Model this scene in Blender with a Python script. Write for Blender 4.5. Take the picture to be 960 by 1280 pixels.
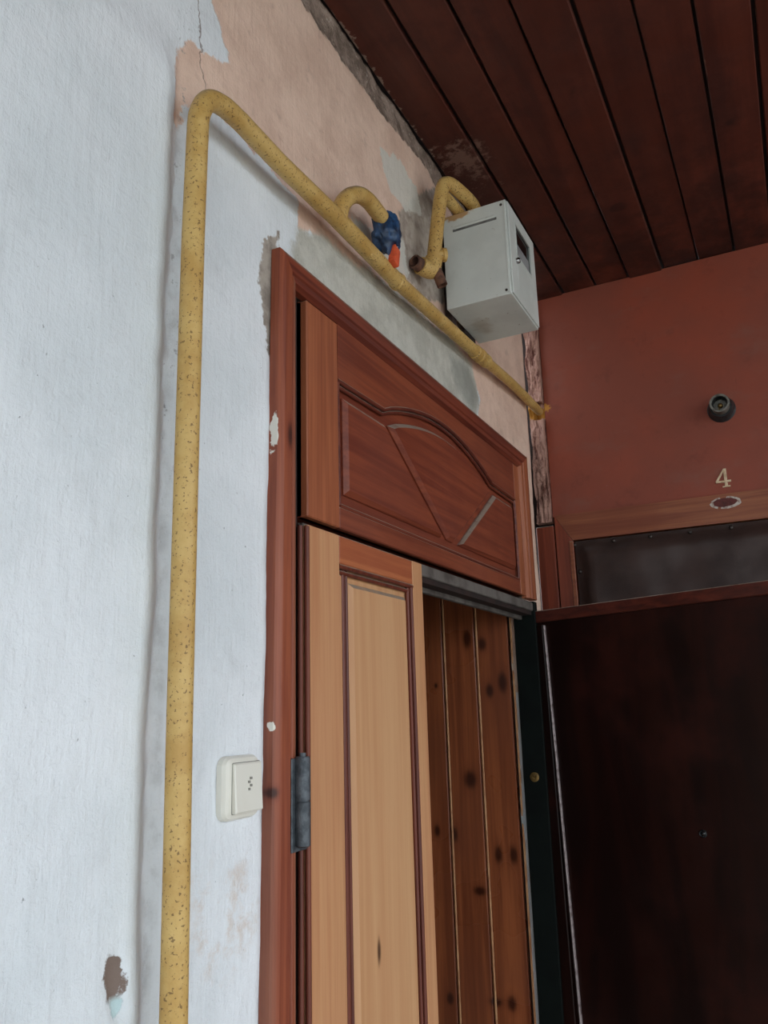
import bpy, bmesh, math, random
from mathutils import Vector, Matrix, noise as mn

for o in list(bpy.data.objects): bpy.data.objects.remove(o, do_unlink=True)
S = bpy.context.scene
COL = S.collection
random.seed(7)

# ------------------------------------------------------------------ camera
YAW, PITCH, ROLL = 0.46277585, 0.23808582, -0.02727218
def camera_axes():
    f = Vector((-math.sin(YAW)*math.cos(PITCH), math.cos(YAW)*math.cos(PITCH), math.sin(PITCH)))
    r = Vector((math.cos(YAW), math.sin(YAW), 0)); u = r.cross(f)
    c, s = math.cos(ROLL), math.sin(ROLL)
    return c*r+s*u, -s*r+c*u, f
cam_d = bpy.data.cameras.new('camera'); cam = bpy.data.objects.new('camera', cam_d); COL.objects.link(cam)
R_, U_, F_ = camera_axes()
cam.matrix_world = Matrix(((R_.x, U_.x, -F_.x, .69), (R_.y, U_.y, -F_.y, 0), (R_.z, U_.z, -F_.z, 1.75), (0, 0, 0, 1)))
cam_d.sensor_fit = 'VERTICAL'; cam_d.sensor_height = 36; cam_d.lens = 36*1025.22/1280
cam_d.clip_start = .02
S.camera = cam

# ------------------------------------------------------------------ sky, exposure
w = bpy.data.worlds.new('overcast_sky'); S.world = w; w.use_nodes = True
bg = w.node_tree.nodes['Background']
bg.inputs['Color'].default_value = (.86, .94, 1.0, 1); bg.inputs['Strength'].default_value = 1.0
S.view_settings.view_transform = 'Standard'; S.view_settings.look = 'None'
S.view_settings.gamma = 1; S.view_settings.use_curve_mapping = False
S.view_settings.exposure = 1.42

# ------------------------------------------------------------------ node helpers
def srgb(r, g, b):
    f = lambda c: (c/255/12.92) if c/255 <= .04045 else ((c/255+.055)/1.055)**2.4
    return (f(r), f(g), f(b), 1)

class G:
    def __init__(s, name, rough=.7, spec=.5, metal=0):
        s.m = bpy.data.materials.new(name); s.m.use_nodes = True; s.t = s.m.node_tree
        s.b = s.t.nodes['Principled BSDF']
        s.b.inputs['Roughness'].default_value = rough; s.b.inputs['Metallic'].default_value = metal
        s.b.inputs['Specular IOR Level'].default_value = spec
        s.pos = s.n('ShaderNodeNewGeometry').outputs['Position']
        s.nrm = s.t.nodes[-1].outputs['Normal']
    def n(s, t): return s.t.nodes.new(t)
    def put(s, sock, v):
        if isinstance(v, bpy.types.NodeSocket): s.t.links.new(v, sock)
        elif v is not None: sock.default_value = v
    def map(s, scale, loc=(0, 0, 0), vec=None):
        m = s.n('ShaderNodeMapping'); s.put(m.inputs['Vector'], vec or s.pos)
        m.inputs['Scale'].default_value = scale; m.inputs['Location'].default_value = loc; return m.outputs[0]
    def noise(s, scale, detail=4, rough=.55, vec=None, dist=0):
        n = s.n('ShaderNodeTexNoise'); s.put(n.inputs['Vector'], vec or s.pos)
        n.inputs['Scale'].default_value = scale; n.inputs['Detail'].default_value = detail
        n.inputs['Roughness'].default_value = rough; n.inputs['Distortion'].default_value = dist
        return n.outputs['Fac']
    def voro(s, scale, vec=None, feat='F1'):
        n = s.n('ShaderNodeTexVoronoi'); n.feature = feat; s.put(n.inputs['Vector'], vec or s.pos)
        n.inputs['Scale'].default_value = scale; return n.outputs['Distance']
    def math(s, op, a, b=0.0, c=None):
        n = s.n('ShaderNodeMath'); n.operation = op; s.put(n.inputs[0], a); s.put(n.inputs[1], b)
        if c is not None: s.put(n.inputs[2], c)
        return n.outputs[0]
    def step(s, v, lo, hi, a=0.0, b=1.0):
        n = s.n('ShaderNodeMapRange'); n.interpolation_type = 'SMOOTHSTEP'; s.put(n.inputs['Value'], v)
        n.inputs['From Min'].default_value = lo; n.inputs['From Max'].default_value = hi
        n.inputs['To Min'].default_value = a; n.inputs['To Max'].default_value = b; return n.outputs[0]
    def mix(s, fac, a, b, mode='MIX'):
        n = s.n('ShaderNodeMix'); n.data_type = 'RGBA'; n.blend_type = mode
        s.put(n.inputs[0], fac); s.put(n.inputs[6], a); s.put(n.inputs[7], b); return n.outputs[2]
    def attr(s, name):
        n = s.n('ShaderNodeAttribute'); n.attribute_name = name; return n.outputs['Fac']
    def sep(s, v=None):
        n = s.n('ShaderNodeSeparateXYZ'); s.put(n.inputs[0], v or s.pos); return n.outputs
    def rnd(s): return s.n('ShaderNodeObjectInfo').outputs['Random']
    def blob(s, c, r):        # 1 at the centre, 0 outside an ellipsoid with radii r
        m = s.n('ShaderNodeVectorMath'); m.operation = 'SUBTRACT'; s.put(m.inputs[0], s.pos); m.inputs[1].default_value = c
        d = s.n('ShaderNodeVectorMath'); d.operation = 'DIVIDE'; s.put(d.inputs[0], m.outputs[0]); d.inputs[1].default_value = r
        l = s.n('ShaderNodeVectorMath'); l.operation = 'LENGTH'; s.put(l.inputs[0], d.outputs[0])
        return s.math('SUBTRACT', 1.0, l.outputs['Value'])
    def bump(s, h, strength=.3, dist=.003, normal=None):
        n = s.n('ShaderNodeBump'); n.inputs['Strength'].default_value = strength; n.inputs['Distance'].default_value = dist
        s.put(n.inputs['Height'], h)
        if normal is not None: s.put(n.inputs['Normal'], normal)
        return n.outputs[0]
    def done(s, col, normal=None, rough=None):
        s.put(s.b.inputs['Base Color'], col)
        if normal is not None: s.put(s.b.inputs['Normal'], normal)
        if rough is not None: s.put(s.b.inputs['Roughness'], rough)
        return s.m

# ------------------------------------------------------------------ materials
def wood(name, light, dark, axis='z', rough=.42, knots=(), dust=True, stains=(), vary=.25, scale=1.0, dustcol=srgb(150, 140, 128), spec=.4, fade=None):
    g = G(name, rough, spec)
    k = {'x': (2, 60, 60), 'y': (60, 2, 60), 'z': (60, 60, 2)}[axis]
    k = tuple(q*scale for q in k)
    rn = g.rnd(); off = g.n('ShaderNodeCombineXYZ')
    for i in range(3): g.put(off.inputs[i], g.math('MULTIPLY', rn, 9.0+3*i))
    va = g.n('ShaderNodeVectorMath'); va.operation = 'ADD'; g.put(va.inputs[0], g.pos); g.put(va.inputs[1], off.outputs[0])
    p = va.outputs[0]
    a = g.noise(1.0, 5, .6, g.map(k, vec=p), .6)
    b = g.noise(6.0, 3, .6, g.map(k, vec=p))
    c = g.noise(3.0, 3, .5, p)
    col = g.mix(g.step(a, .3, .7), dark, light)
    if fade:
        yv = g.sep()[1]
        e = g.math('ADD', g.math('MAXIMUM', g.step(yv, .972, 1.0, 1, 0), g.step(yv, 1.026, 1.036)), g.math('MULTIPLY', g.math('SUBTRACT', c, .5), .6))
        col = g.mix(g.math('MULTIPLY', g.step(e, .2, .9), .4), col, fade)
    col = g.mix(g.math('MULTIPLY', g.step(b, .5, .75), .35), col, dark)
    col = g.mix(g.math('MULTIPLY', g.step(c, .42, .7), vary), col, dark)
    for (ctr, rad) in knots:
        m = g.math('ADD', g.blob(ctr, rad), g.math('MULTIPLY', g.math('SUBTRACT', b, .5), .4))
        col = g.mix(g.math('MULTIPLY', g.step(m, -.6, .4), .5), col, dark)
        col = g.mix(g.math('MULTIPLY', g.step(m, .05, .75), .85), col, srgb(46, 20, 14))
    for (ctr, rad, sc) in stains:
        m = g.math('ADD', g.blob(ctr, rad), g.math('MULTIPLY', g.math('SUBTRACT', g.noise(60, 4), .5), 1.1))
        col = g.mix(g.step(m, .3, .36), col, sc)
    if dust:
        nz = g.sep(g.nrm)[2]
        col = g.mix(g.math('MULTIPLY', g.step(nz, .25, .6), g.step(g.noise(40, 3), .2, .55, .35, .9)), col, dustcol)
    h = g.math('ADD', g.math('MULTIPLY', a, .6), g.math('MULTIPLY', b, .4))
    return g.done(col, g.bump(h, .18, .002), g.step(c, .3, .7, rough-.08, rough+.15))

def plain(name, col, col2=None, rough=.6, scale=20, metal=0, bump=.15, spec=.5, lo=.4, hi=.65):
    g = G(name, rough, spec, metal)
    a = g.noise(scale, 5, .6)
    c = g.mix(g.step(a, lo, hi), col, col2 or tuple(q*.7 for q in col[:3])+(1,))
    return g.done(c, g.bump(g.noise(scale*6, 4), bump, .002))

def m_plaster():
    g = G('whitewashed_plaster', .92, .2)
    n1 = g.noise(2.2, 5, .6); n2 = g.noise(22, 6, .65); n3 = g.noise(90, 4, .6); n4 = g.noise(9, 6, .7)
    jag = g.math('ADD', g.math('MULTIPLY', g.math('SUBTRACT', n2, .5), .05), g.math('MULTIPLY', g.math('SUBTRACT', n3, .5), .014))
    def mask(nm, soft=.003, amp=1.0):
        return g.step(g.math('ADD', g.attr(nm), g.math('MULTIPLY', jag, amp)), -soft, soft)
    white = g.mix(g.step(n1, .35, .65), srgb(233, 237, 242), srgb(217, 223, 228))
    white = g.mix(g.math('MULTIPLY', g.step(n4, .52, .75), .35), white, srgb(196, 200, 204))
    brush = g.noise(1.0, 4, .6, g.map((60, 90, 7)))
    white = g.mix(g.math('MULTIPLY', g.step(brush, .55, .8), .25), white, srgb(190, 194, 198))
    pits = g.step(g.noise(150, 2, .5), .74, .8)
    white = g.mix(g.math('MULTIPLY', pits, .5), white, srgb(140, 140, 140))
    pink = g.mix(g.step(n4, .35, .7), srgb(233, 203, 185), srgb(215, 183, 165))
    pink = g.mix(g.math('MULTIPLY', g.step(n3, .62, .75), .5), pink, srgb(232, 220, 208))
    pink = g.mix(g.math('MULTIPLY', g.step(n2, .58, .7), .35), pink, srgb(180, 150, 134))
    cem = g.mix(g.step(n4, .35, .65), srgb(204, 202, 193), srgb(178, 176, 167))
    cem = g.mix(g.math('MULTIPLY', g.step(n3, .6, .75), .4), cem, srgb(140, 138, 130))
    band = g.mix(g.step(n2, .35, .65), srgb(172, 152, 140), srgb(122, 106, 96))
    band = g.mix(g.step(n3, .6, .72), band, srgb(196, 184, 172))
    grey = g.mix(g.step(n2, .4, .65), srgb(176, 166, 156), srgb(136, 126, 118))
    col = white
    mp = mask('sd_pink'); mc = mask('sd_cement', .010); mb = mask('sd_band', .004, 1.3); mg = mask('sd_grey', .006)
    mw = mask('sd_patch', .004, 1.2); ml = mask('sd_edge', .003); ms = mask('sd_streak', .02); mk = mask('sd_chip', .002, 1.0)
    mt = mask('sd_stain', .03, 1.6)
    scr = g.noise(1.0, 3, .6, g.map((200, 240, 38)))
    col = g.mix(g.math('MULTIPLY', g.step(scr, .64, .74), .28), col, srgb(172, 176, 180))
    dg = g.noise(1.0, 3, .6, g.map((1, 70, 70), (0, 0, 0), None), 1.5)
    col = g.mix(g.math('MULTIPLY', g.math('MULTIPLY', g.step(dg, .66, .72), g.step(n1, .5, .66)), .18), col, srgb(160, 156, 152))
    col = g.mix(mp, col, pink)
    col = g.mix(mc, col, cem)
    col = g.mix(g.math('MULTIPLY', ms, .55), col, srgb(120, 124, 118))
    col = g.mix(g.math('MULTIPLY', mg, .9), col, grey)
    col = g.mix(g.math('MULTIPLY', mw, .85), col, srgb(216, 214, 206))
    col = g.mix(mb, col, band)
    col = g.mix(ml, col, grey)
    col = g.mix(g.math('MULTIPLY', g.math('MULTIPLY', mt, g.step(n2, .45, .65)), .6), col, srgb(206, 184, 166))
    col = g.mix(mk, col, g.mix(g.step(g.sep()[2], 1.468, 1.476), srgb(190, 212, 216), srgb(128, 112, 104)))
    # hairline cracks
    crk = g.math('MULTIPLY', g.step(g.math('ABSOLUTE', g.math('SUBTRACT', n4, .5)), .0, .004, 1, 0), g.step(n1, .52, .6))
    s_ = g.sep()
    gy = g.math('ADD', g.math('SUBTRACT', s_[1], .772), g.math('MULTIPLY', g.math('SUBTRACT', g.noise(7, 4, .7), .5), .05))
    gd = g.math('MULTIPLY', g.step(g.math('ABSOLUTE', gy),   .0, .014, 1, 0), g.step(s_[2], 2.6, 2.68, 1, 0))
    col = g.mix(g.math('MULTIPLY', gd, g.step(n2, .40, .66, .0, .4)), col, srgb(150, 150, 152))
    gf = g.math('MULTIPLY', g.step(g.math('ABSOLUTE', gy), .0, .022, 1, 0), g.math('MULTIPLY', g.step(n3, .60, .68), g.step(s_[2], 1.95, 2.15, .15, 1)))
    col = g.mix(g.math('MULTIPLY', gf, .7), col, srgb(120, 118, 118))
    # crack above the bend of the pipe
    ck = g.math('ADD', g.math('SUBTRACT', s_[1], g.math('MULTIPLY_ADD', s_[2], -.12, 1.136)), g.math('MULTIPLY', g.math('SUBTRACT', g.noise(16, 4, .6), .5), .05))
    ckm = g.math('MULTIPLY', g.step(g.math('ABSOLUTE', ck), .0, .0022, 1, 0), g.math('MULTIPLY', g.step(s_[2], 2.60, 2.62), g.step(s_[2], 2.88, 2.9, 1, 0)))
    col = g.mix(g.math('MULTIPLY', ckm, .75), col, srgb(104, 84, 74))
    col = g.mix(g.math('MULTIPLY', crk, .11), col, srgb(120, 108, 100))
    layer = g.math('SUBTRACT', 1.0, g.math('MULTIPLY', g.math('MAXIMUM', mp, g.math('MAXIMUM', mb, mk)), .8))
    h = g.math('ADD', g.math('MULTIPLY', n2, .9), g.math('MULTIPLY', n3, .35))
    h = g.math('ADD', h, g.math('MULTIPLY', brush, .5))
    h = g.math('SUBTRACT', h, g.math('MULTIPLY', pits, .4))
    h = g.math('ADD', h, g.math('MULTIPLY', g.math('MULTIPLY', mb, n3), 3.0))
    h = g.math('ADD', h, g.math('MULTIPLY', g.noise(260, 3, .6), .22))
    nb = g.bump(h, .8, .0045)
    return g.done(col, g.bump(layer, .5, .003, nb))

def m_redwall():
    g = G('red_brown_wall_paint', .5, .4)
    a = g.noise(2.5, 5, .6); b = g.noise(14, 5, .65); c = g.noise(70, 3)
    col = g.mix(g.step(a, .35, .65), srgb(152, 72, 52), srgb(136, 70, 54))
    col = g.mix(g.math('MULTIPLY', g.step(b, .55, .75), .35), col, srgb(100, 44, 34))
    col = g.mix(g.math('MULTIPLY', g.step(c, .68, .78), .3), col, srgb(160, 120, 105))
    scr = g.noise(1, 3, .6, g.map((90, 90, 9)))
    col = g.mix(g.math('MULTIPLY', g.step(scr, .66, .74), .3), col, srgb(78, 34, 28))
    hz = g.noise(5, 4, .6, g.map((1, 1, 1.6), (3, 0, 1)))
    col = g.mix(g.math('MULTIPLY', g.step(hz, .52, .72), .35), col, srgb(132, 96, 84))
    # yellow overspray where the pipe goes into the corner
    yb = g.math('ADD', g.blob((.018, 2.6, 2.735), (.022, .05, .02)), g.math('MULTIPLY', g.math('SUBTRACT', g.noise(110, 4), .5), 2.0))
    col = g.mix(g.step(yb, .3, .5), col, srgb(190, 130, 50))
    return g.done(col, g.bump(g.math('ADD', b, g.math('MULTIPLY', c, .3)), .25, .002), g.step(a, .3, .7, .4, .62))

def m_ceiling():
    g = G('dark_red_ceiling_paint', .5, .4)
    r = g.rnd()
    a = g.noise(1, 5, .6, g.map((18, 1.5, 18))); b = g.noise(7, 5, .65); c = g.noise(40, 4, .6)
    col = g.mix(g.step(a, .35, .68), srgb(96, 46, 34), srgb(70, 32, 25))
    col = g.mix(g.math('MULTIPLY', r, .45), col, srgb(84, 42, 32))
    col = g.mix(g.math('MULTIPLY', g.step(b, .5, .72), .5), col, srgb(62, 28, 22))
    sp = g.step(g.noise(9, 2, .4), .72, .78)
    col = g.mix(g.math('MULTIPLY', sp, .6), col, srgb(34, 14, 12))
    fx = g.math('FRACT', g.math('DIVIDE', g.sep()[0], .1102))
    ew = g.math('MULTIPLY', g.step(g.math('ABSOLUTE', g.math('SUBTRACT', fx, .5)), .445, .475), g.step(g.noise(1, 4, .7, g.map((80, 9, 80))), .56, .64))
    col = g.mix(g.math('MULTIPLY', ew, .6), col, srgb(150, 112, 92))
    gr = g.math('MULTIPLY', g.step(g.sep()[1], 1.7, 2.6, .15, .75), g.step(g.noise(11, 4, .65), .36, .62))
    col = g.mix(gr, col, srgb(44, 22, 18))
    # peeling plaster and lime smears close to the wall
    pl = g.math('ADD', g.blob((.07, 1.78, 3.135), (.13, .22, .1)), g.math('MULTIPLY', g.math('SUBTRACT', g.noise(28, 5, .7), .5), 2.6))
    col = g.mix(g.math('MULTIPLY', g.step(pl, .55, .95), .5), col, srgb(152, 122, 108))
    pe = g.math('ADD', g.blob((.0, 1.3, 3.135), (.03, .8, .1)), g.math('MULTIPLY', g.math('SUBTRACT', c, .5), 3.2))
    col = g.mix(g.math('MULTIPLY', g.step(pe, .75, .9), .6), col, srgb(170, 150, 136))
    return g.done(col, g.bump(g.math('ADD', a, g.math('MULTIPLY', c, .4)), .3, .002), g.step(b, .3, .7, .4, .62))

def m_yellow(name='yellow_gas_pipe_paint', rust=.5):
    g = G(name, .5, .45)
    a = g.noise(16, 5, .65); b = g.noise(230, 2, .6); c = g.noise(75, 4, .7)
    col = g.mix(g.step(a, .35, .65), srgb(206, 172, 106), srgb(188, 149, 82))
    col = g.mix(g.math('MULTIPLY', g.step(b, .60, .66), rust+.25), col, srgb(96, 66, 36))
    col = g.mix(g.math('MULTIPLY', g.step(c, .64, .72), rust), col, srgb(128, 88, 48))
    nz = g.sep(g.nrm)[2]
    col = g.mix(g.math('MULTIPLY', g.step(nz, .25, .85), g.step(c, .25, .6, .2, .85)), col, srgb(112, 100, 84))
    return g.done(col, g.bump(g.math('ADD', g.math('MULTIPLY', a, .6), b), .35, .0018))

def m_meter():
    g = G('pale_grey_meter_box_enamel', .45, .45)
    a = g.noise(9, 4); b = g.noise(70, 4, .6); s = g.sep()
    col = g.mix(g.step(a, .35, .65), srgb(212, 216, 212), srgb(200, 204, 200))
    # yellow overspray on the upper rear edge of the left face
    e = g.math('ADD', g.blob((.055, 1.71, 2.954), (.06, .03, .024)), g.math('MULTIPLY', g.math('SUBTRACT', g.noise(60, 4), .5), 1.2))
    col = g.mix(g.math('MULTIPLY', g.step(e, .1, .4), .85), col, srgb(178, 130, 62))
    ru = g.math('MULTIPLY', g.step(b, .66, .72), g.step(s[2], 2.70, 2.78, 1, .25))
    col = g.mix(ru, col, srgb(130, 96, 66))
    st = g.math('ADD', g.blob((.06, 1.83, 2.697), (.05, .1, .02)), g.math('MULTIPLY', g.math('SUBTRACT', g.noise(22, 4), .5), 1.6))
    col = g.mix(g.math('MULTIPLY', g.step(st, .3, 1), .55), col, srgb(150, 132, 110))
    return g.done(col, g.bump(b, .12, .001))

def m_leather():
    g = G('black_leatherette', .42, .32)
    v = g.voro(420); n = g.noise(9, 4)
    col = g.mix(g.step(n, .35, .7), srgb(66, 50, 46), srgb(52, 39, 36))
    return g.done(col, g.bump(v, .25, .0008), g.step(n, .3, .7, .36, .55))

def m_darkdoor():
    g = G('dark_brown_varnished_veneer', .38, .18)
    a = g.noise(1, 5, .6, g.map((9, 9, 1.3)), 1.0); b = g.noise(3.2, 4, .6)
    col = g.mix(g.step(a, .4, .66), srgb(26, 12, 10), srgb(38, 16, 12))
    col = g.mix(g.math('MULTIPLY', g.step(b, .48, .7), .7), col, srgb(58, 22, 15))
    return g.done(col, g.bump(a, .08, .002), g.step(b, .3, .7, .32, .5))

M = {}
M['plaster'] = m_plaster(); M['red'] = m_redwall(); M['ceil'] = m_ceiling(); M['yellow'] = m_yellow(); M['yellow_rusty'] = m_yellow('rusty_yellow_fitting_paint', .75)
M['meter'] = m_meter(); M['leather'] = m_leather(); M['darkdoor'] = m_darkdoor()
white_paint = srgb(222, 218, 208)
M['casing_v'] = wood('red_brown_casing_upright', srgb(158, 86, 58), srgb(116, 54, 38), 'z', fade=srgb(134, 98, 80),
    knots=[((.018, .984, 1.645), (.03, .012, .011)), ((.022, 1.02, 2.17), (.03, .012, .03))],
    stains=[((.012, .990, 2.17), (.02, .006, .050), white_paint), ((.020, .982, 1.734), (.02, .008, .013), white_paint)])
M['casing_h'] = wood('red_brown_casing_head', srgb(136, 66, 46), srgb(92, 40, 30), 'y')
M['frame_v'] = wood('reddish_pine_stile', srgb(172, 102, 68), srgb(138, 74, 48), 'z')
M['frame_h'] = wood('reddish_pine_rail', srgb(142, 74, 50), srgb(110, 52, 37), 'y')
M['panel_red'] = wood('red_brown_panel', srgb(140, 70, 47), srgb(108, 49, 35), 'y', vary=.4)
M['mould'] = wood('dark_moulding_bead', srgb(118, 56, 38), srgb(80, 32, 24), 'y')
M['leaf_v'] = wood('honey_pine_stile', srgb(204, 154, 112), srgb(188, 130, 92), 'z', vary=.3)
M['leaf_h'] = wood('honey_pine_rail', srgb(190, 116, 74), srgb(158, 84, 54), 'y', vary=.3)
M['leaf_panel'] = wood('honey_pine_panel', srgb(206, 160, 118), srgb(194, 143, 102), 'z', vary=.2, scale=.6,
    knots=[((.01, 1.30, 1.37), (.03, .009, .03))])
M['leaf_mould'] = wood('dark_pine_bead', srgb(122, 62, 44), srgb(84, 38, 30), 'z')
M['plank'] = wood('knotty_orange_plank', srgb(160, 90, 55), srgb(118, 62, 39), 'z', dust=False, rough=.3, vary=.5, scale=.7,
    knots=[(c_, (a_*1.35, .06, b_*1.35)) for c_, a_, b_ in (((-.149, 2.346, 1.80), .014, .022), ((-.108, 2.346, 1.823), .016, .034), ((-.32, 2.346, 1.821), .006, .009), ((-.165, 2.346, 1.937), .014, .022),
        ((-.212, 2.346, 1.955), .014, .03), ((-.223, 2.346, 1.55), .022, .028), ((-.281, 2.346, 1.397), .012, .024), ((-.335, 2.346, 1.405), .010, .018), ((-.15, 2.346, 1.349), .012, .026), ((-.105, 2.346, 1.35), .013, .026),
        ((-.211, 2.346, 1.25), .02, .014), ((-.315, 2.346, .965), .012, .018), ((-.135, 2.346, .973), .014, .02), ((-.18, 2.346, .972), .02, .012))])
M['plank_edge'] = plain('pale_plank_edge', srgb(200, 148, 104), srgb(176, 118, 80), .5)
M['green'] = plain('dark_green_jamb_paint', srgb(13, 19, 17), srgb(9, 13, 12), .6, 12, spec=.12)
M['dust'] = plain('dusty_grey_rail', srgb(104, 97, 92), srgb(72, 64, 60), .85, 14)
M['gapdark'] = plain('dark_rebate_wood', srgb(44, 26, 22), srgb(30, 18, 16), .8)
M['hinge'] = plain('grey_painted_iron', srgb(92, 98, 104), srgb(64, 70, 76), .45, 60, .4, .6)
M['brown_case'] = wood('brown_painted_door_frame', srgb(146, 74, 48), srgb(112, 54, 38), 'x', vary=.4)
M['dark_rail'] = wood('dark_red_brown_rail', srgb(92, 40, 28), srgb(60, 24, 18), 'x', vary=.5)
M['brown_case_v'] = wood('brown_painted_door_upright', srgb(148, 72, 50), srgb(112, 52, 38), 'z', vary=.4)
M['tan_case'] = wood('worn_tan_door_head', srgb(156, 94, 62), srgb(122, 62, 42), 'x', vary=.5)
M['switch'] = plain('cream_switch_plastic', srgb(230, 228, 218), srgb(224, 221, 210), .35, 8, 0, .02)
M['switch_print'] = plain('grey_switch_print', srgb(150, 148, 140), None, .5)
M['bakelite'] = plain('black_bakelite', srgb(40, 42, 44), srgb(28, 29, 31), .35, 30)
M['socket_grey'] = plain('weathered_grey_collar', srgb(128, 126, 118), srgb(84, 82, 76), .5, 60, .3)
M['brass'] = plain('tarnished_brass', srgb(150, 120, 70), srgb(96, 76, 46), .4, 60, .7)
M['numeral'] = plain('pale_metal_numeral', srgb(226, 204, 172), srgb(200, 172, 136), .4, 80, .1)
M['oldglue'] = plain('dark_red_scraped_patch', srgb(98, 36, 30), srgb(74, 26, 22), .6, 60)
M['whiteglue'] = plain('white_glue_remains', srgb(200, 190, 180), srgb(150, 120, 108), .8, 120)
M['nail'] = plain('dull_nail_head', srgb(76, 68, 64), srgb(50, 44, 42), .4, 80, .5)
M['blue'] = plain('blue_plastic_wrap', srgb(44, 78, 118), srgb(24, 44, 72), .35, 40, 0, .5)
M['orange'] = plain('orange_plastic_tag', srgb(226, 96, 56), srgb(196, 74, 42), .5, 60)
M['white_plastic'] = plain('white_plastic_tie', srgb(225, 225, 222), None, .5)
M['rust'] = plain('bare_rusty_pipe', srgb(112, 76, 58), srgb(70, 44, 36), .8, 50, 0, .6)
M['hole'] = plain('dark_pipe_bore', srgb(34, 26, 24), srgb(22, 17, 16), .9)
M['glass'] = plain('dark_window_glass', srgb(26, 28, 30), srgb(20, 22, 24), .12, 10, 0, 0)
M['slot'] = plain('grey_slot_shade', srgb(110, 110, 108), srgb(84, 84, 82), .7)
M['dial'] = plain('grey_meter_face', srgb(150, 152, 154), srgb(128, 130, 132), .5, 40)
M['chrome'] = plain('chrome_lock', srgb(200, 200, 200), srgb(150, 150, 150), .2, 30, 1)
M['ragged'] = None
M['lightstrip'] = plain('pale_metal_weather_strip', srgb(170, 156, 156), srgb(120, 104, 104), .4, 60, .3)
M['concrete'] = plain('grey_concrete', srgb(176, 172, 166), srgb(150, 146, 140), .9, 4)
M['ground'] = plain('pale_yard_paving', srgb(176, 172, 162), srgb(156, 152, 140), .95, .6)
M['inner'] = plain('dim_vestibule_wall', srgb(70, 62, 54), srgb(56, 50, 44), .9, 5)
def m_ragged():
    g = G('ragged_pink_filler', .9, .2)
    a = g.noise(1, 5, .7, g.map((60, 60, 14))); b = g.noise(80, 4, .6)
    col = g.mix(g.step(a, .36, .54), srgb(98, 60, 52), srgb(180, 140, 126))
    col = g.mix(g.step(b, .6, .72), col, srgb(120, 84, 74))
    yb = g.math('ADD', g.blob((-.015, 2.58, 2.72), (.05, .08, .035)), g.math('MULTIPLY', g.math('SUBTRACT', b, .5), 1.6))
    col = g.mix(g.step(yb, .1, .4), col, srgb(176, 124, 54))
    return g.done(col, g.bump(g.math('ADD', a, b), .8, .006))
M['ragged'] = m_ragged()

# ------------------------------------------------------------------ object helpers
def obj(name, bm, mat, parent=None, smooth=False, base=(0, 0, 0)):
    me = bpy.data.meshes.new(name)
    if parent is not None: base = parent['_base']
    b = Vector(base)
    if b.length > 0:
        for v in bm.verts: v.co -= b
    bmesh.ops.recalc_face_normals(bm, faces=bm.faces)
    if smooth:
        for f in bm.faces: f.smooth = True
        for e in bm.edges: e.smooth = not (len(e.link_faces) == 2 and e.calc_face_angle(0) > math.radians(50))
    bm.to_mesh(me); bm.free()
    o = bpy.data.objects.new(name, me); COL.objects.link(o)
    me.materials.append(M[mat] if isinstance(mat, str) else mat)
    o['_base'] = tuple(base)
    if parent is not None: o.parent = parent
    else: o.location = b
    return o

def sub(name, bm, mat, part, smooth=False):
    return obj(name, bm, mat, part, smooth)

def thing(name, label, cat, base, group=None, kind=None):
    o = bpy.data.objects.new(name, None); COL.objects.link(o); o.location = base; o['_base'] = tuple(base)
    o.empty_display_size = .05
    return tag(o, label, cat, group, kind)
def tag(o, label, cat, group=None, kind=None):
    o['label'] = label; o['category'] = cat
    if group: o['group'] = group
    if kind: o['kind'] = kind
    return o

def box(x0, x1, y0, y1, z0, z1, bev=0, seg=1):
    bm = bmesh.new()
    vs = [bm.verts.new((x, y, z)) for x in (x0, x1) for y in (y0, y1) for z in (z0, z1)]
    for f in ((0, 1, 3, 2), (4, 6, 7, 5), (0, 4, 5, 1), (2, 3, 7, 6), (0, 2, 6, 4), (1, 5, 7, 3)):
        bm.faces.new([vs[i] for i in f])
    bmesh.ops.recalc_face_normals(bm, faces=bm.faces)
    if bev: bmesh.ops.bevel(bm, geom=bm.edges[:]+bm.verts[:], offset=bev, segments=seg, profile=.6, affect='EDGES')
    return bm

def merge(*bms):
    out = bmesh.new()
    for b in bms:
        me = bpy.data.meshes.new('tmp'); b.to_mesh(me); b.free(); out.from_mesh(me); bpy.data.meshes.remove(me)
    return out

def prism(poly, x0, x1, ax='x'):
    """polygon in the wall plane, pulled from x0 to x1"""
    bm = bmesh.new()
    P = lambda a, b, d: (d, a, b) if ax == 'x' else (a, d, b)
    A = [bm.verts.new(P(a, b, x0)) for a, b in poly]; B = [bm.verts.new(P(a, b, x1)) for a, b in poly]
    n = len(poly)
    bm.faces.new(A[::-1]); bm.faces.new(B)
    for i in range(n): bm.faces.new((A[i], A[(i+1) % n], B[(i+1) % n], B[i]))
    bmesh.ops.recalc_face_normals(bm, faces=bm.faces)
    return bm

def inset(poly, d):
    n = len(poly); out = []
    area = sum(poly[i][0]*poly[(i+1) % n][1]-poly[(i+1) % n][0]*poly[i][1] for i in range(n))
    s = 1 if area > 0 else -1
    for i in range(n):
        p0, p1, p2 = Vector(poly[i-1]), Vector(poly[i]), Vector(poly[(i+1) % n])
        a = (p1-p0).normalized(); b = (p2-p1).normalized()
        na = Vector((-a.y, a.x))*s; nb = Vector((-b.y, b.x))*s
        k = (na+nb); k = k/max(.35, (1+na.dot(nb)))
        q = p1+k*d; out.append((q.x, q.y))
    return out

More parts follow.
